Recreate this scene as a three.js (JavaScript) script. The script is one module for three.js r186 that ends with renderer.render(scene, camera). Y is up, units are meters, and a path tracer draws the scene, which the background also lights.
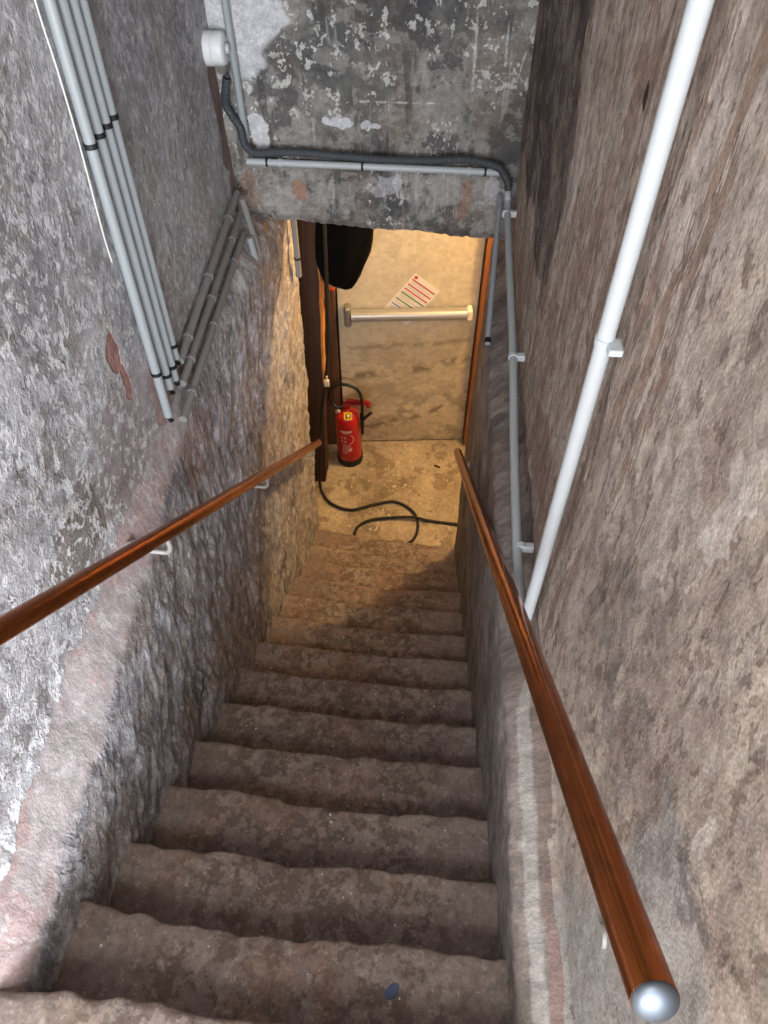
import * as THREE from 'three';
import { mergeGeometries } from 'three/addons/utils/BufferGeometryUtils.js';
import { RoundedBoxGeometry } from 'three/addons/geometries/RoundedBoxGeometry.js';
import { RectAreaLightUniformsLib } from 'three/addons/lights/RectAreaLightUniformsLib.js';

// ---------------------------------------------------------------- camera, sky, daylight, exposure
const scene = new THREE.Scene();
const camera = new THREE.PerspectiveCamera(69.36, 768 / 1024, 0.02, 60);
camera.position.set(0, 3.78, 0);
camera.up.set(-0.04066, 0.64257, -0.76515);
camera.lookAt(-0.05602, 3.78 - 0.76604, -0.64034);

const renderer = new THREE.WebGLRenderer({ antialias: true });
renderer.toneMapping = THREE.LinearToneMapping;
renderer.toneMappingExposure = 1.12;
renderer.shadowMap.enabled = true;
RectAreaLightUniformsLib.init();

scene.background = new THREE.Color().setRGB(0.75, 0.87, 1.0);          // overcast sky outside the entrance
// daylight entering by the wide shop window of the hall behind the photographer
const DAY = new THREE.RectAreaLight(new THREE.Color().setRGB(0.92, 0.96, 1.0), 24, 2.8, 1.7);
DAY.position.set(0.5, 3.72, 3.22);
DAY.lookAt(0.5, 3.72, -1);
scene.add(DAY);
// added, unseen ceiling panel that top-lights the steps (fitting built with the hall)
const ADDED_PANEL = new THREE.RectAreaLight(new THREE.Color().setRGB(0.97, 0.98, 1.0), 22, 0.55, 0.55);
ADDED_PANEL.position.set(-0.15, 4.66, 1.1); ADDED_PANEL.lookAt(-0.15, 0, 1.0999);
scene.add(ADDED_PANEL);

// ---------------------------------------------------------------- helpers
const V = (x, y, z) => new THREE.Vector3(x, y, z);
const lerp = (a, b, t) => a + (b - a) * t;
const clamp = (x, a = 0, b = 1) => Math.min(b, Math.max(a, x));
const sstep = (a, b, x) => { const t = clamp((x - a) / (b - a)); return t * t * (3 - 2 * t); };
function hash(ix, iy, s) {
  let n = Math.imul(ix, 374761393) + Math.imul(iy, 668265263) + Math.imul(s, 1442695041);
  n = Math.imul(n ^ (n >>> 13), 1274126177); n = Math.imul(n ^ (n >>> 15), 2246822519);
  return ((n ^ (n >>> 16)) >>> 0) / 4294967296;
}
function noise(x, y, s) {
  const ix = Math.floor(x), iy = Math.floor(y); let fx = x - ix, fy = y - iy;
  fx = fx * fx * (3 - 2 * fx); fy = fy * fy * (3 - 2 * fy);
  const a = hash(ix, iy, s), b = hash(ix + 1, iy, s), c = hash(ix, iy + 1, s), d = hash(ix + 1, iy + 1, s);
  return a + (b - a) * fx + (c - a) * fy + (a - b - c + d) * fx * fy;
}
function fbm(x, y, o, s) {
  let v = 0, a = 0.5, t = 0;
  for (let i = 0; i < o; i++) { v += a * noise(x, y, s + i * 17); t += a; a *= 0.5; x = x * 2.03 + 3.1; y = y * 2.03 + 7.7; }
  return v / t;
}
function rough(x, y, s, o = 6) {                            // fbm with strong fine octaves, for ragged outlines
  let v = 0, a = 1, t = 0;
  for (let i = 0; i < o; i++) { v += a * noise(x, y, s + i * 13); t += a; a *= 0.68; const q = x * 1.62 - y * 1.18; y = x * 1.18 + y * 1.62 + 5.3; x = q + 9.1; }
  return v / t;
}
const ridge = (x, y, s) => 1 - Math.abs(noise(x, y, s) * 2 - 1);
let seed = 12345;
const rnd = () => { seed = (Math.imul(seed, 1664525) + 1013904223) >>> 0; return seed / 4294967296; };
const mix3 = (a, b, t) => [a[0] + (b[0] - a[0]) * t, a[1] + (b[1] - a[1]) * t, a[2] + (b[2] - a[2]) * t];

const taken = new Map();
function numbered(name) { const n = taken.get(name) || 0; taken.set(name, n + 1); return n ? `${name}_${String(n).padStart(3, '0')}` : name; }
function mesh(name, geo, mat, parent) {
  const m = new THREE.Mesh(geo, mat);
  m.castShadow = m.receiveShadow = true;
  m.name = parent ? name : numbered(name);
  (parent || scene).add(m);
  return m;
}
function thing(name, label, category, pos = [0, 0, 0], turn = 0, group) {
  const g = new THREE.Group(); g.name = numbered(name); g.position.set(...pos); g.rotation.y = turn;
  g.userData = { label, category }; if (group) g.userData.group = group;
  scene.add(g); return g;
}
function tag(o, label, category, group) { Object.assign(o.userData, { label, category }); if (group) o.userData.group = group; return o; }
function struct(o, label, category) { o.userData.kind = 'structure'; if (label) Object.assign(o.userData, { label, category }); return o; }

function cyl(a, b, r, n = 20, r2 = r) {
  a = V(...a); b = V(...b); const d = b.clone().sub(a), L = d.length();
  const g = new THREE.CylinderGeometry(r2, r, L, n, 1);
  g.translate(0, L / 2, 0);
  g.applyQuaternion(new THREE.Quaternion().setFromUnitVectors(V(0, 1, 0), d.normalize()));
  g.translate(a.x, a.y, a.z); return g;
}
function tube(pts, r, seg = 60, n = 12, tension = 0.5) {
  const c = new THREE.CatmullRomCurve3(pts.map(p => V(...p)), false, 'catmullrom', tension);
  return new THREE.TubeGeometry(c, seg, r, n, false);
}
const ball = (p, r, n = 14) => { const g = new THREE.SphereGeometry(r, n, Math.max(6, n / 2 | 0)); g.translate(...p); return g; };
function box(w, h, d, x, y, z, r = 0.004) { const g = r ? new RoundedBoxGeometry(w, h, d, 2, r) : new THREE.BoxGeometry(w, h, d); g.translate(x, y, z); return g; }
function ringAround(a, b, t, R, w, n = 20) {                 // band of width w round the axis a-b at parameter t
  const A = V(...a), B = V(...b), d = B.clone().sub(A).normalize(), c = A.clone().lerp(B, t);
  return cyl(c.clone().addScaledVector(d, -w / 2).toArray(), c.clone().addScaledVector(d, w / 2).toArray(), R, n);
}
function paint(w, h, fn, opt = {}) {                         // fn(u, v) -> [r, g, b (sRGB 0..255), relief 0..1]
  const col = new Uint8Array(w * h * 4), bmp = new Uint8Array(w * h * 4);
  for (let j = 0; j < h; j++) for (let i = 0; i < w; i++) {
    const c = fn((i + 0.5) / w, (j + 0.5) / h), k = (j * w + i) * 4;
    col[k] = clamp(c[0], 0, 255); col[k + 1] = clamp(c[1], 0, 255); col[k + 2] = clamp(c[2], 0, 255); col[k + 3] = 255;
    bmp[k] = bmp[k + 1] = bmp[k + 2] = clamp(c[3] ?? 0.5) * 255; bmp[k + 3] = 255;
  }
  const mk = (d, srgb) => {
    const t = new THREE.DataTexture(d, w, h, THREE.RGBAFormat);
    t.magFilter = THREE.LinearFilter; t.minFilter = THREE.LinearMipmapLinearFilter; t.generateMipmaps = true;
    t.wrapS = t.wrapT = opt.wrap || THREE.MirroredRepeatWrapping;
    if (srgb) t.colorSpace = THREE.SRGBColorSpace;
    t.needsUpdate = true; return t;
  };
  return { map: mk(col, true), bumpMap: mk(bmp, false) };
}
// slab with a modelled front: front(a, b) gives a point, the back face lies at back(a, b)
function slab(as, bs, front, back, uvOf) {
  const P = [], UV = [], I = [], na = as.length, nb = bs.length;
  const F = as.map(a => bs.map(b => front(a, b)));
  for (let i = 0; i < na; i++) for (let j = 0; j < nb; j++) { P.push(...F[i][j]); UV.push(...uvOf(F[i][j])); }
  const quad = (a, b, c, d) => I.push(a, b, c, a, c, d);
  for (let i = 0; i < na - 1; i++) for (let j = 0; j < nb - 1; j++) quad(i * nb + j, (i + 1) * nb + j, (i + 1) * nb + j + 1, i * nb + j + 1);
  const add = p => { P.push(...p); UV.push(...uvOf(p)); return P.length / 3 - 1; };
  const rim = (list) => {
    const f = list.map(([i, j]) => add(F[i][j])), k = list.map(([i, j]) => add(back(as[i], bs[j])));
    for (let q = 0; q < list.length - 1; q++) quad(f[q], k[q], k[q + 1], f[q + 1]);
  };
  const ii = [...as.keys()], jj = [...bs.keys()];
  rim(ii.map(i => [i, 0])); rim(ii.map(i => [i, nb - 1]).reverse()); rim(jj.map(j => [0, j]).reverse()); rim(jj.map(j => [na - 1, j]));
  quad(add(back(as[0], bs[0])), add(back(as[0], bs[nb - 1])), add(back(as[na - 1], bs[nb - 1])), add(back(as[na - 1], bs[0])));
  const g = new THREE.BufferGeometry();
  g.setAttribute('position', new THREE.Float32BufferAttribute(P, 3));
  g.setAttribute('uv', new THREE.Float32BufferAttribute(UV, 2));
  g.setIndex(I); g.computeVertexNormals(); return g;
}
const range = (a, b, n) => Array.from({ length: n + 1 }, (_, i) => a + (b - a) * i / n);
const merged = gs => mergeGeometries(gs.map(g => g.index ? g.toNonIndexed() : g));
const std = (o) => new THREE.MeshStandardMaterial(o);

// ---------------------------------------------------------------- stair data (metres; basement floor y = 0, landing y = 2.28)
const YL = 2.28, RISE = 0.17;
const zR = [-0.115, -0.279, -0.454, -0.645, -0.849, -1.056, -1.267, -1.48, -1.696, -1.929, -2.152, -2.378, -2.59, -2.831];
const zL = [-0.151, -0.318, -0.49, -0.687, -0.887, -1.098, -1.312, -1.528, -1.756, -1.985, -2.215, -2.45, -2.68, -2.94];
const nose = (n, x) => lerp(zL[n], zR[n], (x + 0.67) / 0.86);

// ---------------------------------------------------------------- left wall: smooth old plaster above, a sloping ledge, rough rubble below
const Z0 = -3.10, ZM = -1.30, Z1 = 0.22, Y0 = -0.05, YM = 2.10, Y1 = 3.75;   // the texture is denser in the upper near quarter
const zOf = u => u < 0.4 ? lerp(Z0, ZM, u / 0.4) : lerp(ZM, Z1, (u - 0.4) / 0.6), yOf = v => v < 0.3 ? lerp(Y0, YM, v / 0.3) : lerp(YM, Y1, (v - 0.3) / 0.7);
const uvWall = p => [p[2] < ZM ? 0.4 * (p[2] - Z0) / (ZM - Z0) : 0.4 + 0.6 * (p[2] - ZM) / (Z1 - ZM), p[1] < YM ? 0.3 * (p[1] - Y0) / (YM - Y0) : 0.3 + 0.7 * (p[1] - YM) / (Y1 - YM)];
function patch(z, y, cz, cy, rz, ry, s, rag = 0.6, f = 25) {   // ragged-edged patch mask
  const d = Math.hypot((z - cz) / rz, (y - cy) / ry);
  if (d > 1.8) return 0;
  return sstep(1.08, 0.92, d + rag * (fbm(z * f, y * f, 4, s) - 0.5) * 2);
}
const T_left = paint(2048, 2048, (u, v) => {
  const z = zOf(u), y = yOf(v);
  const wz = z + 0.03 * (noise(z * 9, y * 9, 5) - 0.5), wy = y + 0.03 * (noise(z * 9, y * 9, 6) - 0.5);
  const edge = 2.33 + 0.10 * (rough(z * 5, y * 5, 8, 6) - 0.5);
  const g = rough(z * 55, y * 55, 11, 4), gf = noise(z * 420, y * 420, 12);
  let c, b = 0.5 + (g - 0.5) * 0.45 + (gf - 0.5) * 0.15;
  if (y > edge) {
    const m = rough(z * 2.6, y * 2.6, 21), m2 = rough(z * 9, y * 7, 22), r1 = rough(z * 6, y * 6, 25), r2 = rough(wz * 30 + wy * 8, wy * 26 - wz * 8, 24, 5);
    c = mix3([146, 144, 148], [178, 176, 180], sstep(0.32, 0.68, m));
    c = mix3(c, [142, 134, 130], sstep(0.50, 0.62, m2) * 0.4);
    c = mix3(c, [176, 175, 178], sstep(0.53, 0.60, rough(z * 13, y * 13, 20)) * 0.35);
    // remains of whitewash, thick towards the entrance
    const dens = sstep(-1.85, -0.85, z + 0.5 * (m - 0.5)) * sstep(3.9, 3.0, y + 0.3 * (m - 0.5));
    const w = sstep(0.59 - 0.18 * dens, 0.625 - 0.11 * dens, 0.5 * r2 + 0.5 * r1);
    c = mix3(c, [204, 206, 214], w * (0.35 + 0.45 * dens)); b += w * 0.10;
    const fl2 = ridge(wz * 62 + wy * 40, wy * 50 - wz * 30, 26) * (0.35 + 0.65 * rough(z * 26, y * 26, 27, 4));
    const w2 = sstep(0.585, 0.62, rough(wz * 46 + wy * 20, wy * 40 - wz * 18, 26, 4) + 0.035 * dens) * sstep(0.0, 0.5, fl2 + 0.1); c = mix3(c, [232, 233, 238], w2 * (0.3 + 0.6 * dens)); b += w2 * 0.12;
    const fleck = sstep(0.63, 0.67, rough(z * 60, y * 40, 28, 4)) * sstep(0.52, 0.6, rough(z * 7, y * 7, 29, 4));
    c = mix3(c, [222, 222, 224], fleck * 0.65);
    const st = patch(z, y, -0.96, 2.50, 0.13, 0.10, 33, 0.9, 16); c = mix3(c, [116, 106, 98], st * 0.65 * (1 - w2));
    const pinkPlaster = patch(z, y, -1.33, 2.44, 0.22, 0.16, 34, 0.8, 9); c = mix3(c, [162, 151, 153], pinkPlaster * 0.75 * (1 - w2)); b = lerp(b, 0.5, pinkPlaster * 0.5);
    const br = Math.max(patch(z, y, -1.385, 2.675, 0.032, 0.055, 35, 0.5, 22), patch(z, y, -1.40, 2.58, 0.018, 0.06, 36, 0.8, 26));
    c = mix3(c, [160, 112, 104], br * 0.85); b -= br * 0.4;
    const bz = patch(z, y, -1.385, 2.675, 0.055, 0.085, 37, 0.5, 22); c = mix3(c, [196, 188, 186], bz * (1 - br) * 0.4);
    const rd = patch(z, y, -1.62, 2.36, 0.15, 0.13, 38, 0.5, 10); c = mix3(c, [152, 120, 114], rd * 0.65);
    const rs = patch(z, y, -2.66, 2.62, 0.05, 0.28, 40, 0.8, 12); c = mix3(c, [112, 84, 72], rs * 0.7); b -= rs * 0.2;
    const pit = sstep(0.67, 0.70, rough(z * 30, y * 24, 41, 4)) * sstep(0.5, 0.6, rough(z * 5, y * 5, 42, 3)); c = mix3(c, [100, 96, 95], pit * 0.35); b -= pit * 0.15;
  } else {
    const s = rough(z * 11 + y * 2, y * 7, 51), m = rough(z * 3.5, y * 3.5, 52), s2 = rough(wz * 44 + wy * 8, wy * 30, 53, 5);
    c = mix3([120, 117, 122], [178, 176, 182], sstep(0.32, 0.68, 0.4 * s + 0.6 * s2));
    c = mix3(c, [138, 122, 110], sstep(0.50, 0.60, m) * 0.45);
    const band = sstep(2.21, 2.24, y + 0.06 * (rough(z * 10, y * 10, 55, 5) - 0.5)) * sstep(-1.75, -1.6, z); c = mix3(c, [184, 174, 176], band * 0.8); b = lerp(b, 0.5, band * 0.4);
    const pk = band * sstep(0.54, 0.60, rough(z * 5, y * 8, 56, 5)); c = mix3(c, [180, 150, 148], pk * 0.55);
    const pk2 = patch(z, y, -1.62, 2.13, 0.16, 0.10, 57, 0.9, 12); c = mix3(c, [160, 128, 122], pk2 * 0.5);
    const crack = sstep(0.60, 0.66, rough(wz * 26, wy * 9, 58, 4)) * sstep(0.48, 0.58, noise(z * 8, y * 8, 59)); c = mix3(c, [66, 62, 64], crack * 0.35 * (1 - 0.95 * band)); b -= crack * 0.2 * (1 - 0.85 * band);
    const fleck = sstep(0.64, 0.68, rough(z * 55, y * 45, 60, 4)); c = mix3(c, [208, 206, 208], fleck * 0.5);
    b += ((s - 0.5) * 0.4 + (s2 - 0.5) * 0.9) * (1 - 0.7 * band);
  }
  const k = 1 + (g - 0.5) * 0.34 + (gf - 0.5) * 0.12;
  return [c[0] * k, c[1] * k, c[2] * k, b];
});
const M_left = std({ map: T_left.map, bumpMap: T_left.bumpMap, bumpScale: 0.005, roughness: 0.95 });
function leftX(y, z) {
  const up = -0.765 + 0.012 * (fbm(z * 2.2, y * 2.2, 3, 71) - 0.5) + 0.006 * (fbm(z * 9, y * 9, 3, 72) - 0.5);
  const foot = 2.28 - 0.80 * Math.max(0, -z - 0.15);            // height of the steps along the wall
  const lo0 = -0.668 - 0.063 * clamp(y - foot, 0, 1.4) - 0.012 * sstep(-0.7, -0.2, z);
  let lo = lerp(lo0, -0.70 + 0.034 * y, sstep(-1.7, -3.0, z));
  const calm = 0.15 + 0.85 * sstep(2.24, 2.06, y);
  const big = fbm(z * 4.5 + y * 1.2, y * 3.2, 3, 73) - 0.5, st = rough(z * 11 + y * 2, y * 8, 74, 5) - 0.5, rg = ridge(z * 9 + y * 2, y * 4.5, 75) - 0.5;
  lo += calm * (0.016 * big + 0.034 * st + 0.010 * (rough(z * 36 + y * 6, y * 26, 78, 4) - 0.5) - 0.004 * rg);
  const t = sstep(2.37, 2.20, y + 0.03 * (fbm(z * 8, 1.7, 3, 76) - 0.5));
  return lerp(up, lo, t);
}
{
  const zs = [...range(-3.02, 0.1, 330), 0.2].reverse(), ys = [...range(-0.02, 3.7, 360), 3.95, 4.2, 4.45, 4.72];
  const w = mesh('wall_left', slab(zs, ys, (z, y) => [leftX(y, z), y, z + (z < -2.9 ? 0.02 * (noise(y * 14, 1, 77) - 0.5) : 0)], (z, y) => [-1.02, y, z], uvWall), M_left);
  struct(w, 'left stairwell wall, whitewashed plaster above and rough grey rubble below', 'wall');
}

// ---------------------------------------------------------------- right wall: beige render with streaks
const T_right = paint(2048, 2048, (u, v) => {
  const z = zOf(u), y = yOf(v);
  const wz = z + 0.02 * (noise(z * 8, y * 5, 105) - 0.5), wy = y + 0.05 * (noise(z * 8, y * 5, 106) - 0.5);
  const g = rough(z * 75, y * 55, 111, 4), gf = noise(z * 420, y * 420, 112);
  const edge = 2.285 + 0.02 * (fbm(z * 9, 2, 3, 108) - 0.5);
  let c, b = 0.5 + (g - 0.5) * 0.6 + (gf - 0.5) * 0.2;
  const st = rough(wz * 8, wy * 4.5, 121, 6), st2 = rough(wz * 17, wy * 13, 120, 6), m = rough(z * 2.6, y * 1.6, 122), gr0 = rough(z * 20, y * 14, 119, 5);
  if (y > edge) {
    c = mix3([162, 147, 136], [184, 170, 158], sstep(0.34, 0.66, m));
    c = mix3(c, [146, 131, 121], sstep(0.52, 0.62, gr0) * 0.35);
    c = mix3(c, [190, 180, 171], sstep(0.55, 0.62, rough(z * 26, y * 16, 118, 5)) * 0.35);
    const far = sstep(-0.6, -1.15, z + 0.5 * (m - 0.5) + 0.3 * sstep(2.8, 2.4, y));
    c = mix3(c, [146, 121, 106], far * sstep(0.49, 0.58, st) * 0.55); b -= far * sstep(0.5, 0.56, st) * 0.2;
    c = mix3(c, [188, 172, 163], far * sstep(0.52, 0.60, st2) * 0.45);
    c = mix3(c, [146, 128, 119], sstep(0.52, 0.56, rough(z * 9, y * 9, 116, 6)) * 0.4);
    const sv = rough(wz * 30, wy * 4, 113, 5), mid = sstep(-0.55, -0.75, z + 0.3 * (m - 0.5));
    c = mix3(c, [140, 113, 97], mid * sstep(0.55, 0.585, sv) * 0.6); b -= mid * sstep(0.55, 0.58, sv) * 0.3;
    c = mix3(c, [198, 186, 178], mid * sstep(0.57, 0.60, rough(wz * 34, wy * 6, 114, 5)) * 0.6);
    c = mix3(c, [112, 94, 84], sstep(0.635, 0.66, rough(z * 60, y * 26, 107, 4)) * 0.6);
    // old dark brown coating next to the cross wall
    const dz = z + 0.22 * (rough(z * 3, y * 3, 124) - 0.5) + 0.05 * (fbm(z * 16, y * 9, 3, 125) - 0.5);
    const dark = sstep(-1.67, -1.69, dz) * sstep(2.60, 2.63, y + 0.22 * (rough(z * 9, y * 3, 126, 5) - 0.5));
    const dc = mix3([112, 97, 90], [78, 66, 62], sstep(0.43, 0.56, st));
    c = mix3(c, dc, dark * 0.92); b += dark * 0.15;
    const ch = dark * sstep(0.55, 0.59, st2); c = mix3(c, [148, 138, 132], ch * 0.65); b -= ch * 0.2;
    c = mix3(c, [52, 44, 42], dark * sstep(0.56, 0.60, rough(z * 12, y * 16, 117, 5)) * 0.5);
    const rd = patch(z, y, -1.35, 2.42, 0.14, 0.10, 128, 0.9, 9); c = mix3(c, [136, 104, 94], rd * 0.45);
    // pale rubbed marks
    const p1 = patch(z, y, -0.475, 3.235, 0.03, 0.09, 129, 1.3, 40), p2 = patch(z, y, -0.62, 3.09, 0.12, 0.10, 130, 1.5, 34), p3 = patch(z, y, -0.24, 3.02, 0.010, 0.045, 131, 1.0, 40), p4 = patch(z, y, -1.55, 3.12, 0.05, 0.13, 132, 1.2, 24);
    c = mix3(c, [206, 197, 189], clamp(p1 * 0.55 + p2 * 0.3 + p3 * 0.7 + p4 * 0.45));
    // grey cement repair by the end of the rail, sooty above
    const cem = sstep(2.965, 2.945, y + 0.16 * (rough(z * 8, y * 8, 133) - 0.5)) * sstep(-0.34, -0.30, z + 0.2 * (rough(z * 8, y * 8, 134) - 0.5));
    c = mix3(c, [154, 151, 149], cem * 0.75);
    const so = patch(z, y, -0.20, 2.945, 0.035, 0.03, 135, 1.6, 34) ; c = mix3(c, [96, 90, 88], so * 0.55 * sstep(0.4, 0.55, rough(z * 70, y * 70, 139, 4)));
    const gr = patch(z, y, -0.50, 2.80, 0.24, 0.20, 136, 1.2, 12); c = mix3(c, [122, 113, 111], gr * sstep(0.44, 0.56, rough(z * 45, y * 30, 137, 4)) * 0.45);
    const hole = patch(z, y, -1.17, 3.34, 0.012, 0.02, 138, 0.7, 40); c = mix3(c, [52, 36, 32], hole); b -= hole * 0.4;
    const pit = sstep(0.66, 0.69, rough(z * 40, y * 17, 141, 4)) * sstep(0.48, 0.58, rough(z * 4, y * 4, 142, 3)); c = mix3(c, [100, 85, 76], pit * 0.4); b -= pit * 0.12;
  } else {
    const near = sstep(-1.1, -0.8, z + 0.2 * (m - 0.5));
    c = mix3([104, 95, 91], [160, 151, 146], sstep(0.32, 0.68, 0.55 * st + 0.45 * st2));
    c = mix3(c, [116, 99, 90], sstep(0.48, 0.58, m) * 0.45);
    const red = sstep(2.262, 2.268, y + 0.01 * (gr0 - 0.5)) * near; c = mix3(c, noise(z * 8.5, 4, 147) > 0.55 ? [146, 120, 112] : [130, 111, 103], red * 0.7);
    const pale = sstep(2.236, 2.242, y + 0.012 * (gr0 - 0.5)) * sstep(2.264, 2.258, y + 0.01 * (st - 0.5)) * near; c = mix3(c, [178, 173, 167], pale * 0.75);
    const strip = sstep(2.19, 2.20, y + 0.02 * (st - 0.5)) * sstep(2.240, 2.234, y) * near; c = mix3(c, [142, 130, 123], strip * 0.6);
    const crack = sstep(0.60, 0.66, rough(wz * 30, wy * 7, 148, 4)) * sstep(0.45, 0.6, noise(z * 8, y * 8, 149)); c = mix3(c, [72, 66, 64], crack * 0.5 * (1 - near)); b -= crack * 0.3 * (1 - near);
    b += (st - 0.5) * 0.5 + (st2 - 0.5) * 0.4;
  }
  const k = 1 + (g - 0.5) * 0.38 + (gf - 0.5) * 0.16;
  return [c[0] * k, c[1] * k, c[2] * k, b];
});
const M_right = std({ map: T_right.map, bumpMap: T_right.bumpMap, bumpScale: 0.0022, roughness: 0.95 });
function rightX(y, z) {
  const up = 0.285 + 0.012 * (y - 2.9) * sstep(-2.4, -1.4, z) + 0.012 * (fbm(z * 3, y * 2, 3, 171) - 0.5) + 0.009 * (fbm(z * 14, y * 5, 3, 172) - 0.5);
  const lo = 0.196 + 0.014 * (fbm(z * 6, y * 3, 3, 173) - 0.5) + 0.010 * (rough(z * 20, y * 9, 174, 4) - 0.5);
  const lean = 0.032 * clamp(y - 1.0, 0, 1.2) * sstep(-2.2, -2.8, z);
  const L = lerp(2.19, 2.26, sstep(-1.0, -0.7, z));
  return lerp(up, lo + lean, sstep(L + 0.045, L - 0.055, y));
}
{
  const zs = [...range(-2.85, 0.1, 310), 0.2], ys = [...range(-0.02, 3.7, 340), 3.95, 4.2, 4.45, 4.72];
  const w = mesh('wall_right', slab(zs, ys, (z, y) => [rightX(y, z), y, z], (z, y) => [0.55, y, z], uvWall), M_right);
  struct(w, 'right stairwell wall of stained beige render with brown streaks', 'wall');
}

// ---------------------------------------------------------------- cross wall over the foot of the stairs
const T_head = paint(1024, 1536, (u, v) => {
  const x = -0.85 + u * 1.25, y = 2.2 + v * 1.7;
  const g = rough(x * 60, y * 60, 211, 4), gf = noise(x * 330, y * 330, 212), m = rough(x * 2.8, y * 1.9, 213), mo = rough(x * 9, y * 7, 214);
  let b = 0.5 + (g - 0.5) * 0.6 + (gf - 0.5) * 0.2;
  let c = mix3([80, 80, 80], [130, 126, 121], sstep(0.34, 0.64, m));
  c = mix3(c, [62, 61, 63], sstep(0.50, 0.58, mo) * 0.6);
  c = mix3(c, [92, 78, 68], sstep(0.54, 0.62, rough(x * 6, y * 4, 210, 5)) * 0.35);
  c = mix3(c, [152, 149, 144], sstep(0.55, 0.61, rough(x * 12, y * 16, 215)) * 0.5);
  const fleck = sstep(0.62, 0.655, rough(x * 42, y * 34, 216, 4)) * sstep(0.44, 0.54, rough(x * 5, y * 5, 217, 3)); c = mix3(c, [206, 204, 202], fleck * 0.7); b += fleck * 0.15;
  const drip = sstep(0.62, 0.67, fbm(x * 60, y * 4.5, 4, 218)) * sstep(0.5, 0.58, rough(x * 6, y * 4, 219, 4)); c = mix3(c, [172, 169, 163], drip * 0.5);
  const dkd = sstep(0.60, 0.66, fbm(x * 34, y * 4, 4, 208)) * sstep(0.48, 0.58, rough(x * 5, y * 3, 209, 4)); c = mix3(c, [58, 57, 58], dkd * 0.5);
  const below = sstep(2.5, 2.49, y + 0.05 * (m - 0.5));
  const bl = below * sstep(0.51, 0.56, rough(x * 14, y * 14, 220)); c = mix3(c, [156, 151, 149], bl * 0.5);
  const wp = Math.max(patch(x, y, -0.66, 3.02, 0.12, 0.20, 221, 0.6, 9), patch(x, y, -0.655, 2.64, 0.04, 0.07, 222, 0.9, 16), patch(x, y, 0.205, 2.43, 0.05, 0.045, 223, 1.1, 26) * 0.6, patch(x, y, -0.36, 2.67, 0.04, 0.014, 224, 1.5, 34), patch(x, y, -0.23, 2.66, 0.03, 0.014, 225, 1.5, 34), patch(x, y, -0.18, 2.43, 0.05, 0.045, 226, 1.4, 26) * 0.6);
  c = mix3(c, [198, 198, 204], wp * 0.8); b += wp * 0.1;
  // chalky strokes upper right
  for (const [x0, y0, x1, y1, w] of [[0.10, 3.05, 0.10, 2.72, 0.006], [0.10, 2.84, 0.25, 2.83, 0.004], [0.20, 3.0, 0.20, 2.86, 0.005], [0.28, 2.98, 0.24, 2.78, 0.004], [0.03, 3.02, 0.02, 2.92, 0.004], [-0.28, 2.74, 0.0, 2.735, 0.003]]) {
    const t = clamp(((x - x0) * (x1 - x0) + (y - y0) * (y1 - y0)) / ((x1 - x0) ** 2 + (y1 - y0) ** 2));
    const d = Math.hypot(x - lerp(x0, x1, t), y - lerp(y0, y1, t)) + 0.012 * (rough(x * 50, y * 50, 228, 4) - 0.5);
    c = mix3(c, [190, 187, 182], sstep(w, w * 0.4, d) * sstep(0.42, 0.52, rough(x * 30, y * 20, 229, 4)) * 0.75);
  }
  const o1 = patch(x, y, -0.52, 2.425, 0.03, 0.03, 230, 1.0, 26), o2 = patch(x, y, 0.10, 2.385, 0.025, 0.07, 231, 1.0, 24), o3 = patch(x, y, -0.71, 2.43, 0.035, 0.09, 232, 1.0, 16);
  c = mix3(c, [150, 108, 88], clamp(o1 + o2 * 0.7 + o3 * 0.5) * 0.7);
  const k = 1 + (g - 0.5) * 0.34 + (gf - 0.5) * 0.12;
  return [c[0] * k, c[1] * k, c[2] * k, b];
});
const M_head = std({ map: T_head.map, bumpMap: T_head.bumpMap, bumpScale: 0.004, roughness: 0.93 });
{
  const xs = range(-0.84, 0.36, 140), vs = [...range(0, 1, 110), 1.3, 1.6, 2.0];
  const bottom = x => 2.305 - 0.075 * (x + 0.73) + 0.02 * (fbm(x * 12, 1, 4, 241) - 0.5) + 0.008 * (noise(x * 60, 2, 242) - 0.5);
  const yv = (x, v) => v <= 1 ? lerp(bottom(x), 3.4, v) : lerp(3.4, 4.72, (v - 1));
  const g = slab(xs, vs, (x, v) => { const y = yv(x, v); return [x, y, -2.70 + 0.012 * (fbm(x * 5, y * 5, 3, 243) - 0.5) + 0.008 * (fbm(x * 18, y * 18, 3, 244) - 0.5) - 0.02 * sstep(0.03, 0, v)]; }, (x, v) => [x, yv(x, v), -2.95], p => [(p[0] + 0.85) / 1.25, (p[1] - 2.2) / 1.7]);
  struct(mesh('wall_front', g, M_head), 'grey stained cross wall above the foot of the stairs', 'wall');
}

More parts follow.
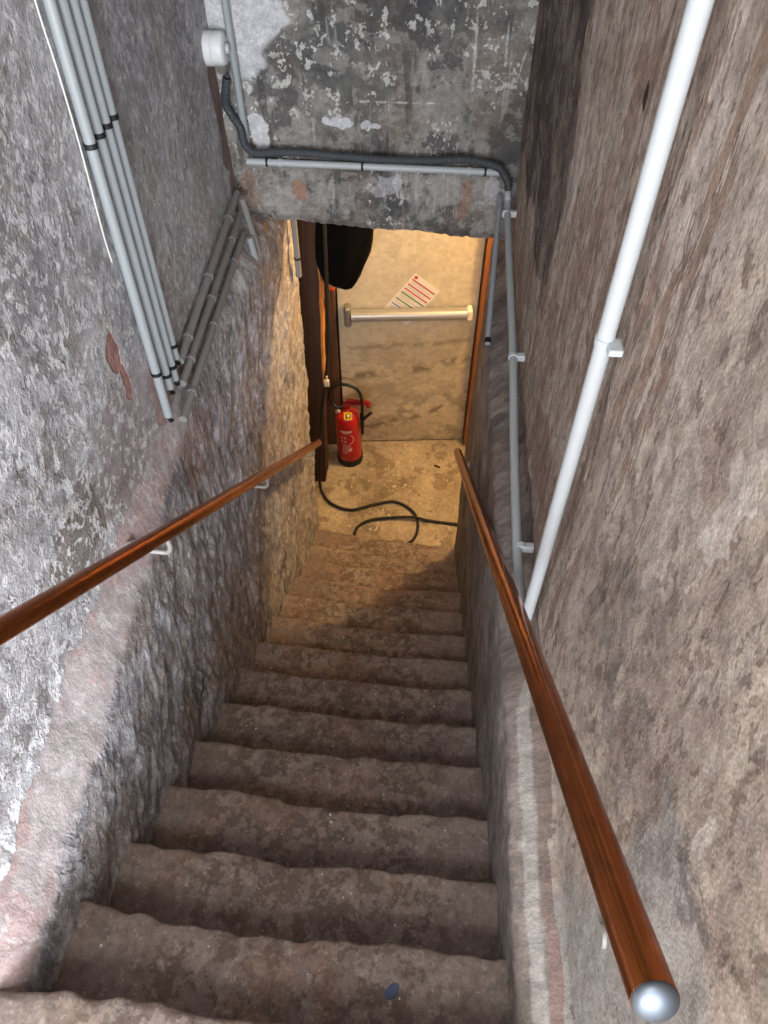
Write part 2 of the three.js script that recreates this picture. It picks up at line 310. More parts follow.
// ---------------------------------------------------------------- entrance level: landing, wall with the street doorway, ceiling
const M_plain = std({ color: 0xb8b2aa, roughness: 0.95 });
const T_step = paint(1024, 2048, (u, v) => {
  const x = -0.80 + u * 1.1, z = -3.1 + v * 3.3;
  const g = rough(x * 90, z * 90, 311, 4), gf = noise(x * 400, z * 400, 312), m = rough(x * 3.5, z * 3.5, 313);
  const mot = rough(x * 38, z * 38, 314, 5), walk = sstep(0.35, 0.62, 1 - Math.abs(x + 0.24 + 0.5 * (m - 0.5)) * 1.6);
  let c = mix3([126, 111, 104], [142, 128, 120], sstep(0.35, 0.65, m)), b = 0.5 + (g - 0.5) * 0.5;
  const w = (0.25 + 0.75 * walk) * sstep(0.47, 0.53, mot); c = mix3(c, [96, 80, 71], w * 0.7); b -= w * 0.25;
  c = mix3(c, [150, 138, 129], (0.15 + 0.85 * walk) * sstep(0.54, 0.59, rough(x * 34, z * 34, 315, 5)) * 0.6);
  const rust = sstep(0.54, 0.60, rough(x * 5, z * 4, 316, 5)); c = mix3(c, [134, 104, 86], rust * walk * 0.4);
  const dk = sstep(0.56, 0.64, rough(x * 14, z * 18, 317, 5)); c = mix3(c, [84, 73, 67], dk * 0.25);
  const fl = sstep(0.70, 0.73, rough(x * 80, z * 80, 318, 3)); c = mix3(c, [186, 177, 169], fl * 0.35);
  const k = 1 + (g - 0.5) * 0.3 + (gf - 0.5) * 0.12;
  return [c[0] * k, c[1] * k, c[2] * k, b];
});
const M_step = std({ map: T_step.map, bumpMap: T_step.bumpMap, bumpScale: 0.0025, roughness: 0.9 });
const uvStep = p => [(p[0] + 0.80) / 1.1, (p[2] + 3.1) / 3.3 + (p[1] - 2.28) * 0.02];
function stepGeo(n) {
  const xs = n ? range(-0.715, 0.212, 92) : range(-0.775, 0.292, 100), P = [], UV = [], I = [];
  const y = YL - RISE * n, K = 15;
  for (const x of xs) {
    const wearM = Math.exp(-(((x + 0.26 + 0.1 * (hash(n, 3, 9) - 0.5)) / 0.24) ** 2));
    const jz = 0.022 * (fbm(x * 7, n * 3.7, 3, 331) - 0.5) + 0.018 * (fbm(x * 24, n * 5.1, 3, 332) - 0.5), jy = 0.010 * (fbm(x * 14, n * 2.9, 3, 333) - 0.5);
    const zn = nose(n, x) + jz + 0.012 * wearM * hash(n, 1, 7), zb = n ? nose(n - 1, x) + 0.05 : 0.2;
    const w = -0.016 * wearM + jy;
    const pts = [[zb, y - 0.20], [zb, y]];
    for (const t of [0.25, 0.45, 0.62, 0.76, 0.87]) pts.push([lerp(zb, zn, t), y + w * t * t + 0.006 * (fbm(x * 20, lerp(zb, zn, t) * 20, 3, 334) - 0.5)]);
    pts.push([zn + 0.016, y + w], [zn + 0.006, y + w - 0.002], [zn + 0.0015, y + w - 0.007], [zn, y + w - 0.015], [zn + 0.004, y + w - 0.030], [zn + 0.012, y - 0.055], [zn + 0.018, y - 0.12], [zn + 0.018, y - 0.20]);
    for (const [z, yy] of pts) { P.push(x, yy, z); UV.push(...uvStep([x, yy, z])); }
  }
  for (let i = 0; i < xs.length - 1; i++) for (let k = 0; k < K; k++) {
    const a = i * K + k, b = i * K + (k + 1) % K, c = a + K, d = b + K; I.push(a, b, d, a, d, c);
  }
  for (const o of [0, (xs.length - 1) * K]) for (let k = 1; k < K - 1; k++) o ? I.push(o, o + k, o + k + 1) : I.push(o, o + k + 1, o + k);
  const g = new THREE.BufferGeometry();
  g.setAttribute('position', new THREE.Float32BufferAttribute(P, 3)); g.setAttribute('uv', new THREE.Float32BufferAttribute(UV, 2));
  g.setIndex(I); g.computeVertexNormals(); return g;
}
{
  const st = thing('staircase', 'straight flight of worn stone steps going down between the two walls', 'staircase');
  for (let n = 1; n <= 13; n++) mesh('step', stepGeo(n), M_step, st);
  struct(mesh('floor_landing', stepGeo(0), M_step), 'worn stone landing edge at the top of the stairs', 'floor');
}
{
  // hall behind the photographer, lit by a wide shop window (x -0.9..1.9, y 2.85..4.6, z 3.3)
  struct(mesh('floor_hall', box(4.6, 0.2, 3.2, 0.1, 2.18, 1.8, 0), M_plain), 'hall floor behind the photographer', 'floor');
  struct(mesh('wall_back', merged([box(1.3, 2.6, 0.2, -1.55, 3.5, 3.4, 0), box(0.5, 2.6, 0.2, 2.15, 3.5, 3.4, 0), box(2.8, 0.2, 0.2, 0.5, 4.7, 3.4, 0), box(2.8, 0.67, 0.2, 0.5, 2.53, 3.4, 0)]), M_plain), 'hall wall with the wide window', 'wall');
  struct(mesh('wall_hall_left', merged([box(0.2, 2.6, 3.3, -2.1, 3.5, 1.75, 0), box(1.1, 2.6, 0.2, -1.55, 3.5, 0.12, 0)]), M_plain), 'left wall of the hall', 'wall');
  struct(mesh('wall_hall_right', merged([box(0.2, 2.6, 3.3, 2.3, 3.5, 1.75, 0), box(1.7, 2.6, 0.2, 1.38, 3.5, 0.12, 0)]), M_plain), 'right wall of the hall', 'wall');
  struct(mesh('ceiling', box(4.6, 0.16, 6.6, 0.1, 4.80, 0.2, 0), M_plain), 'plastered ceiling over hall and stairwell', 'ceiling');
  const F = thing('added_ceiling_light', 'added square light panel on the hall ceiling, top-lights the steps', 'lamp', [-0.15, 4.72, 1.1]);
  mesh('frame', merged([box(0.61, 0.04, 0.03, 0, -0.02, 0.29, 0.004), box(0.61, 0.04, 0.03, 0, -0.02, -0.29, 0.004), box(0.03, 0.04, 0.55, 0.29, -0.02, 0, 0.004), box(0.03, 0.04, 0.55, -0.29, -0.02, 0, 0.004)]), std({ color: 0xe6e6e6, roughness: 0.5 }), F);
  mesh('diffuser', box(0.55, 0.01, 0.55, 0, -0.04, 0, 0), std({ color: 0xf4f4f4, roughness: 0.6, emissive: new THREE.Color().setRGB(0.97, 0.98, 1), emissiveIntensity: 2 }), F);
}

// ---------------------------------------------------------------- basement lobby
const T_floor = paint(768, 768, (u, v) => {
  const x = -1.0 + u * 1.5, z = -4.0 + v * 1.5;
  const g = fbm(x * 60, z * 60, 3, 411), gf = noise(x * 300, z * 300, 412), m = fbm(x * 5, z * 5, 4, 413);
  let c = mix3([138, 126, 108], [172, 160, 142], clamp(m * 1.8 - 0.4)), b = 0.5 + (g - 0.5) * 0.5;
  c = mix3(c, [104, 92, 78], sstep(0.56, 0.66, fbm(x * 12, z * 12, 4, 414)) * 0.5);
  const fl = sstep(0.86, 0.9, noise(x * 70, z * 70, 415)) * sstep(0.5, 0.6, noise(x * 8, z * 8, 416)); c = mix3(c, [214, 206, 190], fl * 0.7);
  const k = 1 + (g - 0.5) * 0.28 + (gf - 0.5) * 0.14; return [c[0] * k, c[1] * k, c[2] * k, b];
});
const M_floor = std({ map: T_floor.map, bumpMap: T_floor.bumpMap, bumpScale: 0.003, roughness: 0.85 });
{
  const g = slab(range(-1.75, 1.55, 70), range(-4.1, -2.75, 50).reverse(), (x, z) => [x, 0.006 * (fbm(x * 5, z * 5, 3, 421) - 0.5), z], (x, z) => [x, -0.15, z], p => [(p[0] + 1.0) / 1.5, (p[2] + 4.0) / 1.5]);
  struct(mesh('floor', g, M_floor), 'dusty concrete floor at the foot of the stairs', 'floor');
  const Mw = std({ color: 0xcfc4ae, roughness: 0.95 });
  struct(mesh('wall_basement_back', box(3.4, 3.4, 0.15, -0.1, 1.6, -4.03, 0), Mw), 'basement wall behind the door', 'wall');
  struct(mesh('wall_basement_left', box(0.15, 3.4, 1.4, -1.73, 1.6, -3.45, 0), Mw), 'left wall of the basement lobby', 'wall');
  struct(mesh('wall_basement_right', box(0.15, 3.4, 1.4, 1.53, 1.6, -3.45, 0), Mw), 'right wall of the basement lobby', 'wall');
  struct(mesh('wall_basement_front', merged([box(0.72, 3.4, 0.15, -1.36, 1.6, -2.86, 0), box(1.1, 3.4, 0.15, 1.06, 1.6, -2.78, 0)]), Mw), 'basement lobby wall beside the stair opening', 'wall');
  struct(mesh('ceiling_basement', box(3.4, 0.16, 1.36, -0.1, 3.36, -3.42, 0), Mw), 'ceiling of the basement lobby', 'ceiling');
}

// ---------------------------------------------------------------- door with push bar
const brownWood = (a, b, s) => { const t = paint(128, 512, (u, v) => { const f = fbm(u * 14, v * 3, 4, s), h = noise(u * 60, v * 8, s + 1); const c = mix3(a, b, clamp(f * 1.6 - 0.3)); const k = 0.92 + 0.16 * h; return [c[0] * k, c[1] * k, c[2] * k, f]; }); return std({ map: t.map, bumpMap: t.bumpMap, bumpScale: 0.002, roughness: 0.7 }); };
const M_frame = brownWood([112, 66, 36], [150, 92, 50], 501), M_jamb = brownWood([70, 47, 34], [98, 66, 46], 502);
const shearX = (g, k, y0 = 0) => { const p = g.attributes.position; for (let i = 0; i < p.count; i++) p.setX(i, p.getX(i) + k * (p.getY(i) - y0)); g.computeVertexNormals(); return g; };
const M_steel = std({ color: 0xa3a3a2, metalness: 0.5, roughness: 0.4 }), M_steelDark = std({ color: 0x8d8a84, metalness: 0.6, roughness: 0.5 });
{
  const T = paint(512, 1024, (u, v) => {
    const x = u * 0.85, y = v * 2.05, g = fbm(x * 40, y * 40, 3, 511), m = fbm(x * 4, y * 4, 4, 512);
    let c = mix3([188, 176, 150], [204, 193, 168], m);
    c = mix3(c, [150, 138, 116], sstep(0.48, 0.60, rough(x * 6, y * 8, 513)) * sstep(1.05, 0.85, y) * 0.35);
    const arc = (y0, k, w) => { const yy = y0 + k * (x - 0.1) * (x - 0.1) + 0.03 * (fbm(x * 8, 1, 3, 514) - 0.5); return sstep(w, 0, Math.abs(y - yy)) * sstep(0.40, 0.55, fbm(x * 14, y * 14, 3, 515)); };
    c = mix3(c, [112, 102, 86], clamp(arc(0.62, 0.25, 0.05) + arc(0.16, 0.5, 0.045) + arc(0.84, 0.1, 0.03) * 0.5) * 0.7);
    c = mix3(c, [104, 96, 84], sstep(0.48, 0.60, rough(x * 8, y * 10, 516)) * sstep(0.75, 0.3, y) * 0.35);
    const scr = patch(x, y, 0.33, 1.52, 0.04, 0.04, 517, 1.4, 40); c = mix3(c, [150, 132, 100], scr * 0.25);
    const k = 1 + (g - 0.5) * 0.16; return [c[0] * k, c[1] * k, c[2] * k, g];
  });
  const M_leaf = std({ map: T.map, bumpMap: T.bumpMap, bumpScale: 0.001, roughness: 0.6 });
  const d = new THREE.Group(); d.name = 'door_1'; d.position.set(-0.605, 0, -3.806); d.rotation.y = 0.0742; scene.add(d);
  struct(d, 'stained cream metal door at the foot of the stairs', 'door');
  const lg = new RoundedBoxGeometry(0.85, 2.03, 0.04, 2, 0.003); lg.translate(0.425, 1.025, -0.02);
  { const p = lg.attributes.position, uv = lg.attributes.uv; for (let i = 0; i < p.count; i++) uv.setXY(i, p.getX(i) / 0.85, p.getY(i) / 2.05); }
  shearX(lg, 0.02);
  mesh('leaf', lg, M_leaf, d);
  const bar = new THREE.Group(); bar.name = 'push_bar'; bar.position.x = 0.015; d.add(bar);
  const sh = new THREE.Shape(); sh.moveTo(-0.033, 0); sh.lineTo(0.033, 0); sh.lineTo(0.033, 0.03); sh.quadraticCurveTo(0.03, 0.058, 0.0, 0.06); sh.quadraticCurveTo(-0.03, 0.058, -0.033, 0.03); sh.closePath();
  const rail = new THREE.ExtrudeGeometry(sh, { depth: 0.70, bevelEnabled: false, curveSegments: 10 }); rail.rotateY(Math.PI / 2); rail.rotateX(Math.PI / 2 * 0);
  { const p = rail.attributes.position; for (let i = 0; i < p.count; i++) { const x = p.getX(i), y = p.getY(i), z = p.getZ(i); p.setXYZ(i, x, -z, y); } rail.computeVertexNormals(); }
  rail.translate(0.09, 1.11, 0.022); mesh('rail', rail, M_steel, bar);
  mesh('bracket', box(0.045, 0.14, 0.075, 0.068, 1.11, 0.038, 0.018), M_steelDark, bar);
  mesh('end_cap', box(0.035, 0.074, 0.07, 0.806, 1.11, 0.036, 0.012), std({ color: 0xd8d6cf, roughness: 0.4 }), bar);
  // frame
  struct(mesh('trim_1', shearX(box(0.105, 2.15, 0.14, -0.672, 1.08, -3.84, 0.004), 0.022), M_jamb), 'dark brown door frame board beside the extinguisher', 'door frame');
  struct(mesh('trim_2', shearX(box(0.105, 2.15, 0.15, 0.302, 1.08, -3.885, 0.004), 0.02), M_frame), 'orange brown wooden door frame by the right wall', 'door frame');
}
// notice taped to the door at an angle
{
  const cv = document.createElement('canvas'); cv.width = 256; cv.height = 400; const c = cv.getContext('2d');
  c.fillStyle = '#d9d3c8'; c.fillRect(0, 0, 256, 400);
  c.fillStyle = '#b4273a'; c.beginPath(); c.arc(30, 24, 14, 0, 7); c.fill();
  const bars = [['#b4273a', 46], ['#b4273a', 96], ['#b4273a', 140], ['#2f6a45', 180], ['#2f6a45', 246], ['#3f78b0', 300]];
  for (const [col, y] of bars) { c.fillStyle = col; c.fillRect(16, y, 226, 11); }
  c.fillStyle = 'rgba(120,112,110,0.55)';
  for (let y = 62; y < 390; y += 9) { if (bars.some(b => y > b[1] - 9 && y < b[1] + 16)) continue; c.fillRect(24, y, 90 + 110 * hash(y, 1, 3), 3); }
  const t = new THREE.CanvasTexture(cv); t.colorSpace = THREE.SRGBColorSpace;
  const g = new THREE.BoxGeometry(0.195, 0.31, 0.0015);
  const m = mesh('notice', g, std({ map: t, roughness: 0.7 }));
  const a = 0.0742, lx = 0.468, ly = 1.185;
  m.position.set(-0.605 + lx * Math.cos(a) + 0.003 * Math.sin(a), ly, -3.806 - lx * Math.sin(a) + 0.003 * Math.cos(a));
  m.rotation.set(0, a, -0.68, 'YXZ');
  tag(m, 'tilted paper notice with red, green and blue stripes taped above the push bar', 'notice');
}

// ---------------------------------------------------------------- old post between the rubble wall and the door
{
  const M_post = brownWood([48, 32, 24], [78, 50, 34], 521);
  const g = new THREE.BoxGeometry(0.17, 3.26, 0.13, 8, 80, 4); g.translate(-0.775, 1.63, -3.48);
  const p = g.attributes.position;
  for (let i = 0; i < p.count; i++) {
    const x = p.getX(i), y = p.getY(i), z = p.getZ(i);
    p.setX(i, x + 0.052 * y - 0.006 + 0.014 * (fbm(y * 9, z * 20, 3, 522) - 0.5)); p.setZ(i, z + 0.014 * (fbm(y * 8, x * 14, 3, 523) - 0.5));
  }
  g.computeVertexNormals();
  const post = new THREE.Group(); post.name = 'trim_3'; scene.add(post);
  struct(post, 'rough dark brown wooden post at the end of the rubble wall', 'post');
  mesh('shaft', g, M_post, post);
  const e = new THREE.BoxGeometry(0.012, 1.42, 0.105, 2, 40, 3); e.translate(-0.685, 1.54, -3.482);  // shaft side face again, bulb light painted in as a paler orange wood
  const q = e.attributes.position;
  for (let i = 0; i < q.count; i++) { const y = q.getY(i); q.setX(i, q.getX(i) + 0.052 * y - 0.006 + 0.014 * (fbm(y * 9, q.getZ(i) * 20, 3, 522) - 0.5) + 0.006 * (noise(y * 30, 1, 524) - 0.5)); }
  e.computeVertexNormals(); mesh('lit_edge_strip', e, brownWood([176, 112, 52], [206, 140, 70], 525), post).userData.label = 'side face of the post coloured orange as if lit by the bulb';
}

// ---------------------------------------------------------------- pendant bulb hidden behind the right wall's end
{
  const L = thing('pendant_bulb', 'bare warm bulb hanging in the basement lobby behind the right wall', 'lamp', [0.62, 2.78, -3.50]);
  mesh('cord', cyl([0, 0.09, 0], [0, 0.50, 0], 0.004, 8), std({ color: 0x222222 }), L);
  mesh('socket', cyl([0, 0.035, 0], [0, 0.10, 0], 0.02, 16), std({ color: 0x2a2522, roughness: 0.5 }), L);
  mesh('bulb', ball([0, 0, 0], 0.04, 20), new THREE.MeshStandardMaterial({ color: 0xffe0b0, emissive: new THREE.Color().setRGB(1, 0.55, 0.18), emissiveIntensity: 3 }), L);
  const pl = new THREE.PointLight(new THREE.Color().setRGB(1, 0.65, 0.29), 10.5); pl.castShadow = true; pl.shadow.radius = 2; L.add(pl);
}

// ---------------------------------------------------------------- fire extinguisher
{
  const E = thing('fire_extinguisher', 'red fire extinguisher with black hose and yellow tag standing by the door', 'extinguisher', [-0.548, 0, -3.645], -0.15);
  const red = new THREE.MeshPhysicalMaterial({ color: 0xb3101a, roughness: 0.28, clearcoat: 0.6, clearcoatRoughness: 0.15 }), blk = std({ color: 0x121212, roughness: 0.5 }), darkRed = std({ color: 0x8a1016, roughness: 0.45 });
  const prof = [[0, 0.03], [0.083, 0.03], [0.085, 0.05], [0.085, 0.385], [0.083, 0.405], [0.074, 0.428], [0.055, 0.446], [0.03, 0.456], [0.022, 0.462], [0.022, 0.475], [0, 0.475]];
  mesh('body', new THREE.LatheGeometry(prof.map(p => new THREE.Vector2(...p)), 40), red, E);
  mesh('base_ring', new THREE.LatheGeometry([[0.06, 0], [0.088, 0], [0.09, 0.01], [0.09, 0.052], [0.086, 0.056]].map(p => new THREE.Vector2(...p)), 36), blk, E);
  mesh('valve', merged([cyl([0, 0.47, 0], [0, 0.515, 0], 0.021, 16), box(0.05, 0.035, 0.034, 0, 0.50, 0, 0.006)]), darkRed, E);
  { const h = mesh('carry_handle', shearY(box(0.135, 0.02, 0.03, 0.085, 0.515, 0, 0.006), 0.18), darkRed, E);
    mesh('grip', box(0.03, 0.03, 0.034, 0.15, 0.528, 0, 0.008), darkRed, h); }
  mesh('squeeze_lever', shearY(box(0.15, 0.014, 0.026, 0.08, 0.545, 0, 0.004), 0.05), darkRed, E);
  const hose = mesh('hose', tube([[-0.02, 0.495, 0.01], [-0.06, 0.49, 0.02], [-0.10, 0.53, 0.015], [-0.105, 0.60, 0.01], [-0.06, 0.66, 0], [0.01, 0.675, 0], [0.075, 0.65, 0], [0.105, 0.59, 0.005], [0.108, 0.50, 0.01], [0.105, 0.42, 0.01], [0.103, 0.36, 0.01]], 0.0105, 80, 12), blk, E);
  mesh('nozzle', cyl([0.103, 0.37, 0.01], [0.102, 0.27, 0.01], 0.014, 14, 0.010), blk, hose);
  mesh('nozzle_grip', merged([cyl([0.106, 0.40, 0.02], [0.172, 0.49, 0.03], 0.010, 12), cyl([0.106, 0.40, 0.02], [0.106, 0.46, 0.015], 0.014, 12)]), blk, E);
  mesh('pressure_gauge', cyl([-0.045, 0.468, 0.03], [-0.056, 0.474, 0.046], 0.014, 16), std({ color: 0xcfcfc8, metalness: 0.5, roughness: 0.3 }), E);
  const cv = document.createElement('canvas'); cv.width = 256; cv.height = 384; const c = cv.getContext('2d');
  c.fillStyle = '#b3101a'; c.fillRect(0, 0, 256, 384); c.strokeStyle = c.fillStyle = '#e8cfc8';
  c.fillRect(60, 40, 150, 18); c.fillRect(76, 66, 110, 7);
  c.lineWidth = 8; c.beginPath(); c.arc(170, 150, 56, -1.2, 1.6); c.stroke();
  for (const [x, y, r] of [[70, 130, 13], [118, 130, 13], [70, 180, 13], [118, 180, 13]]) { c.lineWidth = 5; c.beginPath(); c.arc(x, y, r, 0, 7); c.stroke(); }
  for (let y = 220; y < 340; y += 14) { c.globalAlpha = 0.8; c.fillRect(56 + 20 * hash(y, 1, 5), y, 70 + 70 * hash(y, 2, 5), 6); }
  c.globalAlpha = 1; c.beginPath(); c.ellipse(175, 290, 28, 16, -0.5, 0, 7); c.fill();
  const t = new THREE.CanvasTexture(cv); t.colorSpace = THREE.SRGBColorSpace;
  const lg = new THREE.CylinderGeometry(0.0856, 0.0856, 0.27, 24, 1, true, -0.75, 1.6); lg.translate(0, 0.235, 0);
  const lab = mesh('printed_label', lg, std({ map: t, roughness: 0.4 }), E); lab.userData.label = 'white print on red band round the cylinder';
  const sl = new THREE.CylinderGeometry(0.0857, 0.0857, 0.10, 10, 1, true, -1.35, 0.5); sl.translate(0, 0.17, 0);
  mesh('service_sticker', sl, std({ color: 0xb09058, roughness: 0.6 }), E);
  const cv2 = document.createElement('canvas'); cv2.width = cv2.height = 64; const k = cv2.getContext('2d'); k.fillStyle = '#e2b21e'; k.fillRect(0, 0, 64, 64); k.strokeStyle = '#2a2418'; k.lineWidth = 7; k.beginPath(); k.arc(36, 28, 15, 0, 7); k.stroke(); k.fillStyle = '#2a2418'; k.fillRect(16, 24, 8, 34); k.fillStyle = '#f3e9d0'; k.beginPath(); k.arc(36, 28, 10, 0, 7); k.fill();
  const t2 = new THREE.CanvasTexture(cv2); t2.colorSpace = THREE.SRGBColorSpace;
  const tg = new THREE.BoxGeometry(0.058, 0.052, 0.002); tg.rotateX(-0.7); tg.rotateZ(0.15); tg.translate(0.022, 0.458, 0.058);
  mesh('safety_tag', tg, std({ map: t2, roughness: 0.5 }), E).userData.label = 'yellow tag';
}
function shearY(g, k) { const p = g.attributes.position; for (let i = 0; i < p.count; i++) p.setY(i, p.getY(i) + k * p.getX(i)); g.computeVertexNormals(); return g; }

// ---------------------------------------------------------------- black bag hanging under the cross wall
{
  const rows = [[2.30, -0.46, 0.02, 0.02], [2.18, -0.46, 0.06, 0.04], [2.05, -0.46, 0.12, 0.07], [1.95, -0.476, 0.158, 0.085], [1.86, -0.478, 0.165, 0.09], [1.77, -0.485, 0.159, 0.095], [1.70, -0.493, 0.150, 0.095], [1.62, -0.500, 0.118, 0.09], [1.57, -0.502, 0.100, 0.08], [1.535, -0.486, 0.066, 0.062], [1.515, -0.476, 0.04, 0.04], [1.508, -0.47, 0.0, 0.0]];
  const N = 48, P = [], I = [];
  rows.forEach(([y, cx, rx, rz], r) => { for (let k = 0; k < N; k++) { const a = k / N * Math.PI * 2, f = 1 + 0.05 * Math.sin(a * 7 + y * 6) * (r < 9 ? 1 : 0.3) + 0.04 * (noise(Math.cos(a) * 3 + 5, Math.sin(a) * 3 + y * 4, 551) - 0.5); P.push(cx + Math.cos(a) * rx * f, y, -3.47 + Math.sin(a) * rz * f); } });
  for (let r = 0; r < rows.length - 1; r++) for (let k = 0; k < N; k++) { const a = r * N + k, b = r * N + (k + 1) % N, c = a + N, d = b + N; I.push(a, b, c, b, d, c); }
  const g = new THREE.BufferGeometry(); g.setAttribute('position', new THREE.Float32BufferAttribute(P, 3)); g.setIndex(I); g.computeVertexNormals();
  const B = thing('hanging_bag', 'black cloth bag hanging below the cross wall in front of the door', 'bag');
  mesh('sack', g, new THREE.MeshPhysicalMaterial({ color: 0x060505, roughness: 0.95, specularIntensity: 0.2 }), B);
  mesh('hanging_rod', tube([[-0.46, 3.285, -3.47], [-0.46, 2.8, -3.47], [-0.46, 2.33, -3.47], [-0.45, 2.29, -3.47], [-0.468, 2.275, -3.47]], 0.005, 40, 8), M_steelDark, B);
}

// ---------------------------------------------------------------- black cable hanging by the post and looping over the floor
{
  const fl = 0.012;
  const g = tube([[-0.519, 3.27, -3.34], [-0.519, 2.6, -3.34], [-0.544, 1.955, -3.34], [-0.562, 1.534, -3.34], [-0.582, 1.200, -3.34], [-0.627, 0.893, -3.34], [-0.667, 0.635, -3.34], [-0.696, 0.367, -3.34], [-0.718, 0.167, -3.34], [-0.728, fl, -3.36], [-0.70, fl, -3.29], [-0.635, fl, -3.205], [-0.50, fl, -3.157], [-0.341, fl, -3.215], [-0.208, fl, -3.243], [-0.09, fl, -3.17], [-0.047, fl, -3.065], [-0.062, fl, -2.95], [-0.12, fl, -2.895], [-0.28, fl, -2.905], [-0.42, fl, -2.915], [-0.453, fl, -2.945], [-0.435, fl, -3.02], [-0.35, fl + 0.002, -3.078], [-0.167, fl + 0.008, -3.105], [-0.06, fl + 0.014, -3.10], [0.032, fl, -3.09], [0.19, fl, -3.073], [0.5, fl, -3.05], [0.9, fl, -3.15]], 0.0095, 420, 10);
  tag(mesh('cable', g, std({ color: 0x151414, roughness: 0.6 })), 'black cable hanging beside the post and looping across the concrete floor', 'cable');
  const p = thing('cable_connector', 'small white connector on the cable beside the dark door frame', 'connector', [-0.605, 0.965, -3.315]);
  mesh('housing', box(0.03, 0.045, 0.02, 0, 0, 0, 0.004), std({ color: 0xd8d0b8, roughness: 0.5 }), p);
  mesh('pin', cyl([0, 0.02, 0], [0.004, 0.05, 0], 0.006, 10), std({ color: 0xd8d0b8, roughness: 0.5 }), p);
  const q = thing('indicator_box', 'small brown box with red indicator on the door frame under the bag', 'box', [-0.602, 1.33, -3.745]);
  mesh('housing', box(0.05, 0.05, 0.045, 0, 0.01, 0, 0.005), std({ color: 0x9a6a3c, roughness: 0.6 }), q);
  mesh('indicator', cyl([0.01, -0.005, 0.02], [0.01, -0.005, 0.03], 0.009, 12), std({ color: 0xe02a18, roughness: 0.4 }), q).userData.label = 'red indicator';
}

// ---------------------------------------------------------------- handrails
const T_rail = paint(128, 1024, (u, v) => { const f = fbm(u * 8, v * 40, 4, 601), h = fbm(u * 10, v * 160, 3, 602); let c = mix3([158, 86, 40], [178, 102, 50], clamp(f * 1.8 - 0.4)); c = mix3(c, [120, 68, 38], sstep(0.54, 0.70, h) * 0.3); return [...c, f]; });
const M_rail = new THREE.MeshPhysicalMaterial({ map: T_rail.map, bumpMap: T_rail.bumpMap, bumpScale: 0.0008, roughness: 0.2, metalness: 0.85 });
const M_cap = std({ color: 0x666d77, metalness: 0.9, roughness: 0.45 });
const M_bracket = std({ color: 0xa9a5a2, metalness: 0.3, roughness: 0.55 });
function handrail(label, A, B, R, wallX, ts, capEnd) {
  const H = thing('handrail', label, 'handrail');
  mesh('bar', cyl(A, B, R, 36), M_rail, H);
  const a = V(...A), b = V(...B), d = b.clone().sub(a).normalize();
  const dome = new THREE.SphereGeometry(R * 0.99, 28, 10, 0, Math.PI * 2, 0, Math.PI / 2); dome.scale(1, 0.45, 1);
  dome.applyQuaternion(new THREE.Quaternion().setFromUnitVectors(V(0, 1, 0), d.clone().negate())); dome.translate(...A);
  mesh('end_cap', dome, capEnd ? M_cap : M_rail, H);
  const dome2 = new THREE.SphereGeometry(R * 0.99, 24, 8, 0, Math.PI * 2, 0, Math.PI / 2); dome2.scale(1, 0.45, 1);
  dome2.applyQuaternion(new THREE.Quaternion().setFromUnitVectors(V(0, 1, 0), d)); dome2.translate(...B); mesh('end_cap', dome2, M_rail, H);
  for (const [t, dropY] of ts) {
    const p = a.clone().lerp(b, t), wx = wallX(p.y - dropY, p.z), s = Math.sign(wx - p.x);
    const br = mesh('bracket', dropY > 0.2 ? cyl([p.x, p.y - R * 0.8, p.z], [wx + s * 0.01, p.y - dropY, p.z - 0.03], 0.0065, 10) : tube([[p.x, p.y - R * 0.9, p.z], [p.x, p.y - dropY * 0.8, p.z], [p.x + s * 0.012, p.y - dropY - 0.007, p.z], [p.x + s * 0.04, p.y - dropY - 0.007, p.z], [wx + s * 0.015, p.y - dropY, p.z]], 0.0065, 30, 10), M_bracket, H);
    if (dropY > 0.2) { mesh('wall_plate', cyl([wx - 0.006, p.y - dropY, p.z - 0.03], [wx + 0.012, p.y - dropY, p.z - 0.03], 0.017, 18), M_bracket, br); continue; }
    mesh('wall_plate', cyl([wx - s * 0.006, p.y - dropY, p.z], [wx + s * 0.012, p.y - dropY, p.z], 0.024, 18), M_bracket, br);
  }
}
handrail('round brown metal handrail on the left rubble wall', [-0.662, 3.20, -0.05], [-0.60, 0.939, -2.846], 0.0205, leftX, [[0.16, 0.07], [0.372, 0.07], [0.665, 0.07], [0.955, 0.07]], false);
handrail('round brown metal handrail with bright steel end on the right wall', [0.204, 3.054, -0.097], [0.142, 1.24, -2.515], 0.0205, rightX, [[0.045, 0.40], [0.48, 0.07], [0.965, 0.07]], true);

// ---------------------------------------------------------------- conduits
const M_grey = std({ color: 0x93989c, roughness: 0.45 }), M_greyDirty = std({ color: 0x7d7a79, roughness: 0.65 }), M_white = std({ color: 0xc3c8cc, roughness: 0.4 }), M_light = std({ color: 0xa9adb0, roughness: 0.45 }), M_black = std({ color: 0x141416, roughness: 0.6 });
function conduit(label, A, B, r, mat, extra = [], group) {     // extra: [part name, parameter, width, radius factor, material]
  const c = thing('conduit', label, 'conduit', [0, 0, 0], 0, group);
  mesh('pipe', cyl(A, B, r, 20), mat, c);
  for (const [nm, t, w, f, m] of extra) mesh(nm, ringAround(A, B, t, r * f, w, 18), m, c);
  return c;
}
const ord = ['nearest', 'second', 'third', 'farthest'];
const vertTop = [[3.86, -1.615], [3.86, -1.662], [3.86, -1.71], [3.86, -1.757]], vertBot = [[2.355, -1.515], [2.405, -1.577], [2.395, -1.627], [2.435, -1.672]];
